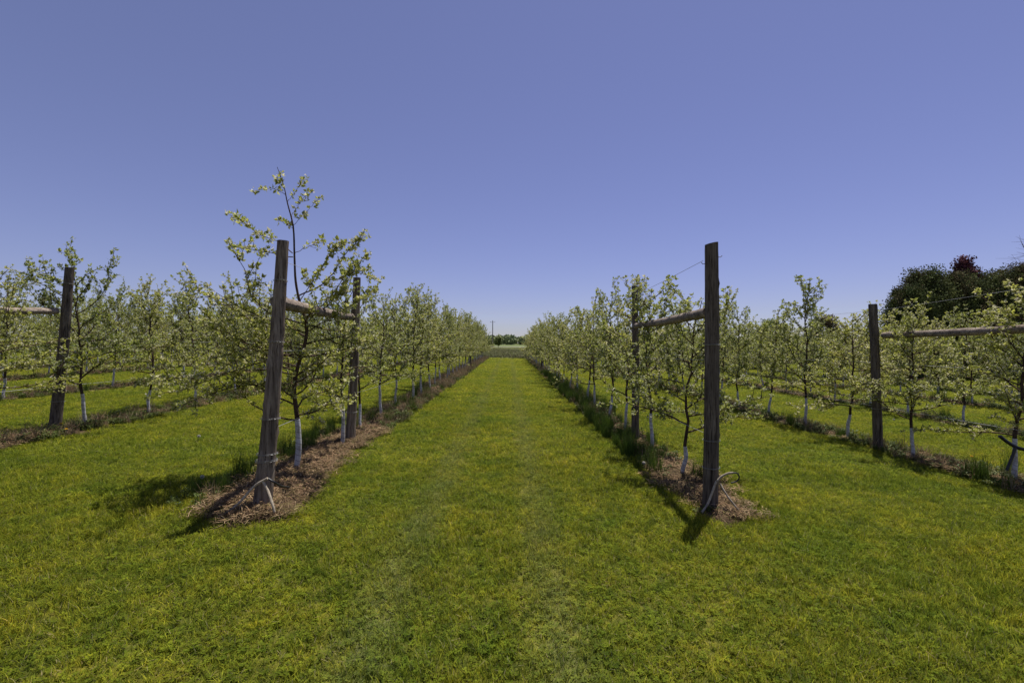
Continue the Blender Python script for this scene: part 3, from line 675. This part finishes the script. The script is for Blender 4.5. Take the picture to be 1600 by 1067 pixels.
for h in (2.45, 1.45, .72):
    wire(f'{HN[h]} wire along the first row left of the lane', [(-2.24+.02*h*2, 4.26, float(zg(-2.2, 4.2))+min(h, 2.3)), zz(-2.47, 7.13, h), zz(L0, 29.7, h), zz(L0, 46, h)])
    wire(f'{HN[h]} wire along the first row right of the lane', [(1.96, 4.63, float(zg(2, 4.6))+h+.04), zz(2.08, 7.76, h), zz(R0-.05, 29, h), zz(R0, 46, h)])
    wire(f'{HN[h]} wire along the second row left of the lane', [zz(-7.05, 4.3, h), zz(-7.12, 7.3, h), zz(-7.0, 26, h), zz(-7.0, 46, h)])
    wire(f'{HN[h]} wire along the second row right of the lane', [zz(6.45, 4.4, h+.12 if h > 2 else h), zz(6.15, 7.55, min(h, 2.32)), zz(6.3, 26, h), zz(6.3, 46, h)])

# ------------------------------------------------------------------ irrigation hoses tied at the end posts
def hose(name, label, segs, cat='hose'):
    o = empty(name, segs[0][0][0]); b0 = np.array(segs[0][0][0], float); tag(o, label, cat, None)
    for pts, r, m, nm in segs:
        mb = MB(); tube(mb, smooth_path(np.array(pts, float)-b0, 24), r, 9); mb.build(nm, M[m], o)
y0 = 4.08
hose('irrigation_hose', 'tan hose ends tied round the foot of the left end post', [
    ([w2(352, 803, 4.0), w2(375, 785, 4.03), w2(400, 758, 4.07), w2(420, 746, 4.08)], .011, 'hose', 'hose_end'),
    ([w2(412, 750, 4.08), w2(420, 764, 4.06), w2(427, 784, 4.0), w2(431, 799, 3.98)], .011, 'hose', 'hose_end'),
    ([w2(420, 746, 4.09), w2(430, 752, 4.1), w2(441, 758, 4.2), w2(453, 760, 4.35)], .009, 'hose_black', 'black_pipe')])
hose('irrigation_hose', 'tan hose with a black looped end tied to the right end post', [
    ([w2(1097, 801, 4.42), w2(1107, 786, 4.47), w2(1115, 765, 4.49), w2(1120, 752, 4.50)], .011, 'hose', 'hose_end'),
    ([w2(1121, 752, 4.50), w2(1128, 745, 4.50), w2(1138, 740, 4.48), w2(1147, 739, 4.45)], .011, 'hose', 'hose_end'),
    ([w2(1126, 756, 4.53), w2(1134, 770, 4.48), w2(1144, 784, 4.43), w2(1157, 800, 4.40)], .009, 'hose', 'hose_end'),
    ([w2(1146, 739, 4.45), w2(1153, 740, 4.45), w2(1156, 746, 4.45), w2(1152, 752, 4.46), w2(1143, 755, 4.47)], .007, 'hose_black', 'black_loop')])
hose('irrigation_pipe', 'dark brown forked pipe beside the leaning tree at the right edge', [
    ([w2(1567, 682, 5.5), w2(1580, 692, 5.48), w2(1594, 700, 5.45), w2(1608, 704, 5.4)], .020, 'hose_black', 'pipe'),
    ([w2(1592, 700, 5.45), w2(1587, 715, 5.45), w2(1578, 736, 5.45)], .016, 'hose_black', 'pipe_leg')], 'pipe')

# ------------------------------------------------------------------ dandelions
def dandelion(label, px, py, fluffy, h=.09, Y=None):
    # point where the view line meets the lawn, then a real plant standing there
    Y = 1.6
    for _ in range(20):
        X = (px-795)/F*Y; Y = (1.6-float(zg(X, Y)))*F/(py-536)
    X = (px-795)/F*Y
    o = empty('dandelion', (X, Y, float(zg(X, Y)))); tag(o, label, 'dandelion', 'dandelions in the lawn')
    st = MB(); tube(st, [(0, 0, 0), (.005, 0, h*.5), (.002, .004, h)], .002, 5, col=(.10, .12, .04)); st.build('stem', M['weed'], o)
    hd = MB(); rg = np.random.default_rng(int(px+py)); n = 160 if fluffy else 70
    d = rg.normal(0, 1, (n, 3)); d /= np.linalg.norm(d, axis=1)[:, None]
    if not fluffy: d[:, 2] = np.abs(d[:, 2])*.35; d /= np.linalg.norm(d, axis=1)[:, None]
    r = .021 if fluffy else .02; c = np.array([.002, .004, h])
    s_ = np.cross(d, rg.normal(0, 1, (n, 3))); s_ /= np.linalg.norm(s_, axis=1)[:, None]
    V = np.stack([c+d*.002-s_*.0006, c+d*.002+s_*.0006, c+d*r+s_*.004, c+d*r-s_*.004], 1).reshape(-1, 3)
    hd.add(V, np.arange(4*n).reshape(-1, 4), (.55, .55, .52) if fluffy else (1, 1, 1)); hd.build('seed_head' if fluffy else 'flower_head', M['fluff'] if fluffy else M['yellow'], o)
dandelion('white dandelion seed head left of the leaning post, upper of two', 313, 690, True)
dandelion('white dandelion seed head left of the leaning post, lower of two', 318, 757, True)
dandelion('white dandelion seed head on the lawn at the far left', 310, 694-3, True) if False else None
dandelion('yellow dandelion at the foot of the slanting left post', 108, 683, False, .13)
dandelion('yellow dandelion in the weeds right of the slanting left post', 100, 676, False, .15)
dandelion('yellow dandelion in the weeds below the second right row', 1523, 727, False, .12)
dandelion('white dandelion seed head beside the weeds of the second right row', 1400, 662, True)
dandelion('white dandelion seed head on the lawn left of the right end post', 1006, 734, True)
0 and dandelion('tiny white seed head on the lawn in front of the lane', 780, 958, True, .05)
0 and dandelion('white seed head at the lower left corner of the lawn', 45, 1042, True, .06)

# ------------------------------------------------------------------ trees behind
def cloud_tree(name, label, cat, x, y, H, prof, cols, m, seed, nf=26000, fs=.07, trunk_h=.5, group=None, clumps=70, hang=0, bare=False, zoff=0):
    rg = np.random.default_rng(seed); o = empty(name, (x, y, float(zg(x, y))+zoff)); tag(o, label, cat, group)
    w_ = MB(); k = 8; z = np.linspace(0, H*.9, k); tp = np.stack([rg.normal(0, .04, k), rg.normal(0, .04, k), z], 1); tp[0] = 0
    tube(w_, tp, np.linspace(.035*H*.6, .02, k), 8, cap=False)
    C = []
    for i in range(clumps):
        f = rg.uniform(0, 1)**.8; zc = H*(trunk_h/H+(1-trunk_h/H)*f); r_ = prof(f)*rg.uniform(.35, 1.0); a = rg.uniform(0, 6.28)
        c = np.array([math.cos(a)*r_, math.sin(a)*r_, zc]); C.append(c)
        zz_ = max(.1, zc-r_*.5); s0 = np.array([np.interp(zz_, z, tp[:, 0]), np.interp(zz_, z, tp[:, 1]), zz_])
        mid = (s0+c)/2+rg.normal(0, .05*r_+.01, 3); tube(w_, [s0, mid, c], [.018, .012, .005], 4, cap=False)
        if bare:
            for _ in range(10):
                e = c+rg.normal(0, .45, 3)+[0, 0, .15]; tube(w_, [mid, (mid+e)/2+rg.normal(0, .06, 3), e], [.012, .008, .004], 3, cap=False)
    w_.build('trunk', M['bark'], o)
    if bare: return o
    C = np.array(C); n = nf; ci = rg.integers(0, len(C), n); R_ = rg.uniform(.14, .30, len(C))*max(.5, prof(.4))*.7
    d = rg.normal(0, 1, (n, 3)); d /= np.linalg.norm(d, axis=1)[:, None]
    p = C[ci]+np.clip(rg.normal(0, .62, (n, 3)), -1.05, 1.05)*R_[ci][:, None]*np.array([1, 1, 1.5])
    u = d*.6+rg.normal(0, .6, (n, 3))+[0, 0, hang]; u /= np.linalg.norm(u, axis=1)[:, None]; v = np.cross(u, rg.normal(0, 1, (n, 3))); v /= np.linalg.norm(v, axis=1)[:, None]
    L = (fs*rg.uniform(.5, 1.4, n))[:, None]
    V = np.stack([p-v*L*.15, p+u*L*.5-v*L*.32, p+u*L, p+u*L*.5+v*L*.32], 1).reshape(-1, 3)
    ct = rg.uniform(.65, 1.3, len(C)); cc = np.array(cols)[rg.integers(0, len(cols), len(C))]
    Cc = cc[ci]*(ct[ci]*rg.uniform(.8, 1.2, n))[:, None]
    mb = MB(); mb.add(V, np.arange(4*n).reshape(-1, 4), np.repeat(Cc, 4, 0)); mb.build('crown', m, o)
    return o
ced = lambda r: (lambda f: r*(1.1-.72*f**2.6))
CG = [(.095, .12, .040), (.13, .145, .050), (.125, .105, .055), (.075, .09, .036)]
cd = [(25.0, 28.6, 5.4, 1.6, 'evergreen tree at the left end of the dark clump'), (26.8, 29.4, 6.5, 2.2, 'tall leftmost evergreen crown rising from the dark clump'), (28.9, 29.5, 6.4, 2.1, 'evergreen standing left of the purple-leaved tree'),
      (31.2, 30.0, 6.5, 2.2, 'evergreen standing right of the purple-leaved tree'), (33.4, 30.0, 7.0, 2.1, 'thin-topped evergreen at the right edge of the picture')]
for i, (X, Y, H, r_, lab) in enumerate(cd):
    cloud_tree('evergreen_tree', lab, 'tree', X, Y, H, ced(r_), CG, M['cedar'], 50+i, 60000, .10, .2, 'dark evergreens beyond the right rows', 300, hang=.5)
cloud_tree('purple_tree', 'dark purple-leaved tree rising above the evergreens', 'tree', 30.2, 30.4, 7.6, lambda f: 1.7*(1.05-.9*f**2), [(.13, .045, .06), (.17, .06, .075), (.09, .04, .05)], M['cedar'], 60, 22000, .13, 1.0, None, 70)
cloud_tree('bare_tree', 'bare branched tree reaching in at the right edge', 'tree', 33.6, 29.0, 9.4, lambda f: 2.3*(1-.3*f), CG, M['cedar'], 61, trunk_h=2.5, clumps=34, bare=True)
LG = [(.16, .20, .055), (.20, .24, .08), (.12, .155, .045)]
cloud_tree('round_tree', 'round green tree beyond the second right row', 'tree', 33.0, 58.0, 4.6, lambda f: 2.6*math.sqrt(max(.05, 1-(f-.45)**2*3)), LG, M['leaf'], 70, 16000, .2, .6, None, 60)
cloud_tree('rusty_tree', 'reddish brown bushy tree beyond the right rows', 'tree', 43.0, 62.0, 5.6, lambda f: 2.2*math.sqrt(max(.05, 1-(f-.45)**2*3)), [(.12, .08, .045), (.15, .11, .06), (.10, .10, .045)], M['leaf'], 71, 14000, .2, .6, None, 55)
cloud_tree('small_tree', 'small round tree standing alone in front of the far road', 'tree', -3.0, 132, 2.9, lambda f: 1.1*math.sqrt(max(.05, 1-(f-.5)**2*3)), LG, M['leaf'], 72, 6000, .3, 1.2, None, 30)
# far wood: one mass, hundreds of crowns
rg = np.random.default_rng(9); mb = MB(); nC = 420
for row in range(3):
    for q in range(nC//3*1):
        X = -620+1240*(q+rg.uniform(0, 1))/(nC//3); Y = 400+row*14+rg.normal(0, 4); Hh = 6.6+1.2*math.sin(X*.013+1)+rg.uniform(-.8, 1.2)-X*.012*(abs(X) < 60); Rr = rg.uniform(4, 6.5)
        n = 260; d = rg.normal(0, 1, (n, 3)); d /= np.linalg.norm(d, axis=1)[:, None]; p = np.array([X, Y, Hh*.52])+d*np.array([Rr, Rr, Hh*.5])*rg.uniform(.8, 1.05, (n, 1))
        u = rg.normal(0, 1, (n, 3)); u /= np.linalg.norm(u, axis=1)[:, None]; v = np.cross(u, d+.01); v /= np.linalg.norm(v, axis=1)[:, None]; L = rg.uniform(.8, 1.6, (n, 1))
        V = np.stack([p-u*L, p-v*L*.6, p+u*L, p+v*L*.6], 1).reshape(-1, 3)
        mb.add(V, np.arange(4*n).reshape(-1, 4), np.repeat(np.array([(.20, .25, .12), (.25, .29, .14), (.17, .21, .11)][rg.integers(3)])*rg.uniform(.8, 1.25, (n, 1)), 4, 0))
o = mb.build('woodland', M['cedar']); tag(o, 'low far-off green wood along the horizon beyond the road', 'woodland', kind='stuff')

# utility pole by the road
o = empty('utility_pole', gz(-5.7, 163, .2)); tag(o, 'thin dark utility pole standing at the far road', 'utility pole')
mb = MB(); tube(mb, [(0, 0, 0), (0, 0, 4.5), (.02, 0, 9.3)], [.17, .15, .12], 10); mb.build('pole', M['pole'], o)
mb = MB(); tube(mb, [(-.9, 0, 8.7), (.9, 0, 8.7)], .05, 6); mb.build('crossarm', M['pole'], o)
for sx_ in (-.8, 0, .8):
    mb = MB(); tube(mb, [(sx_, 0, 8.75), (sx_, 0, 8.95)], [.05, .04], 6); mb.build('insulator', M['pole'], o)
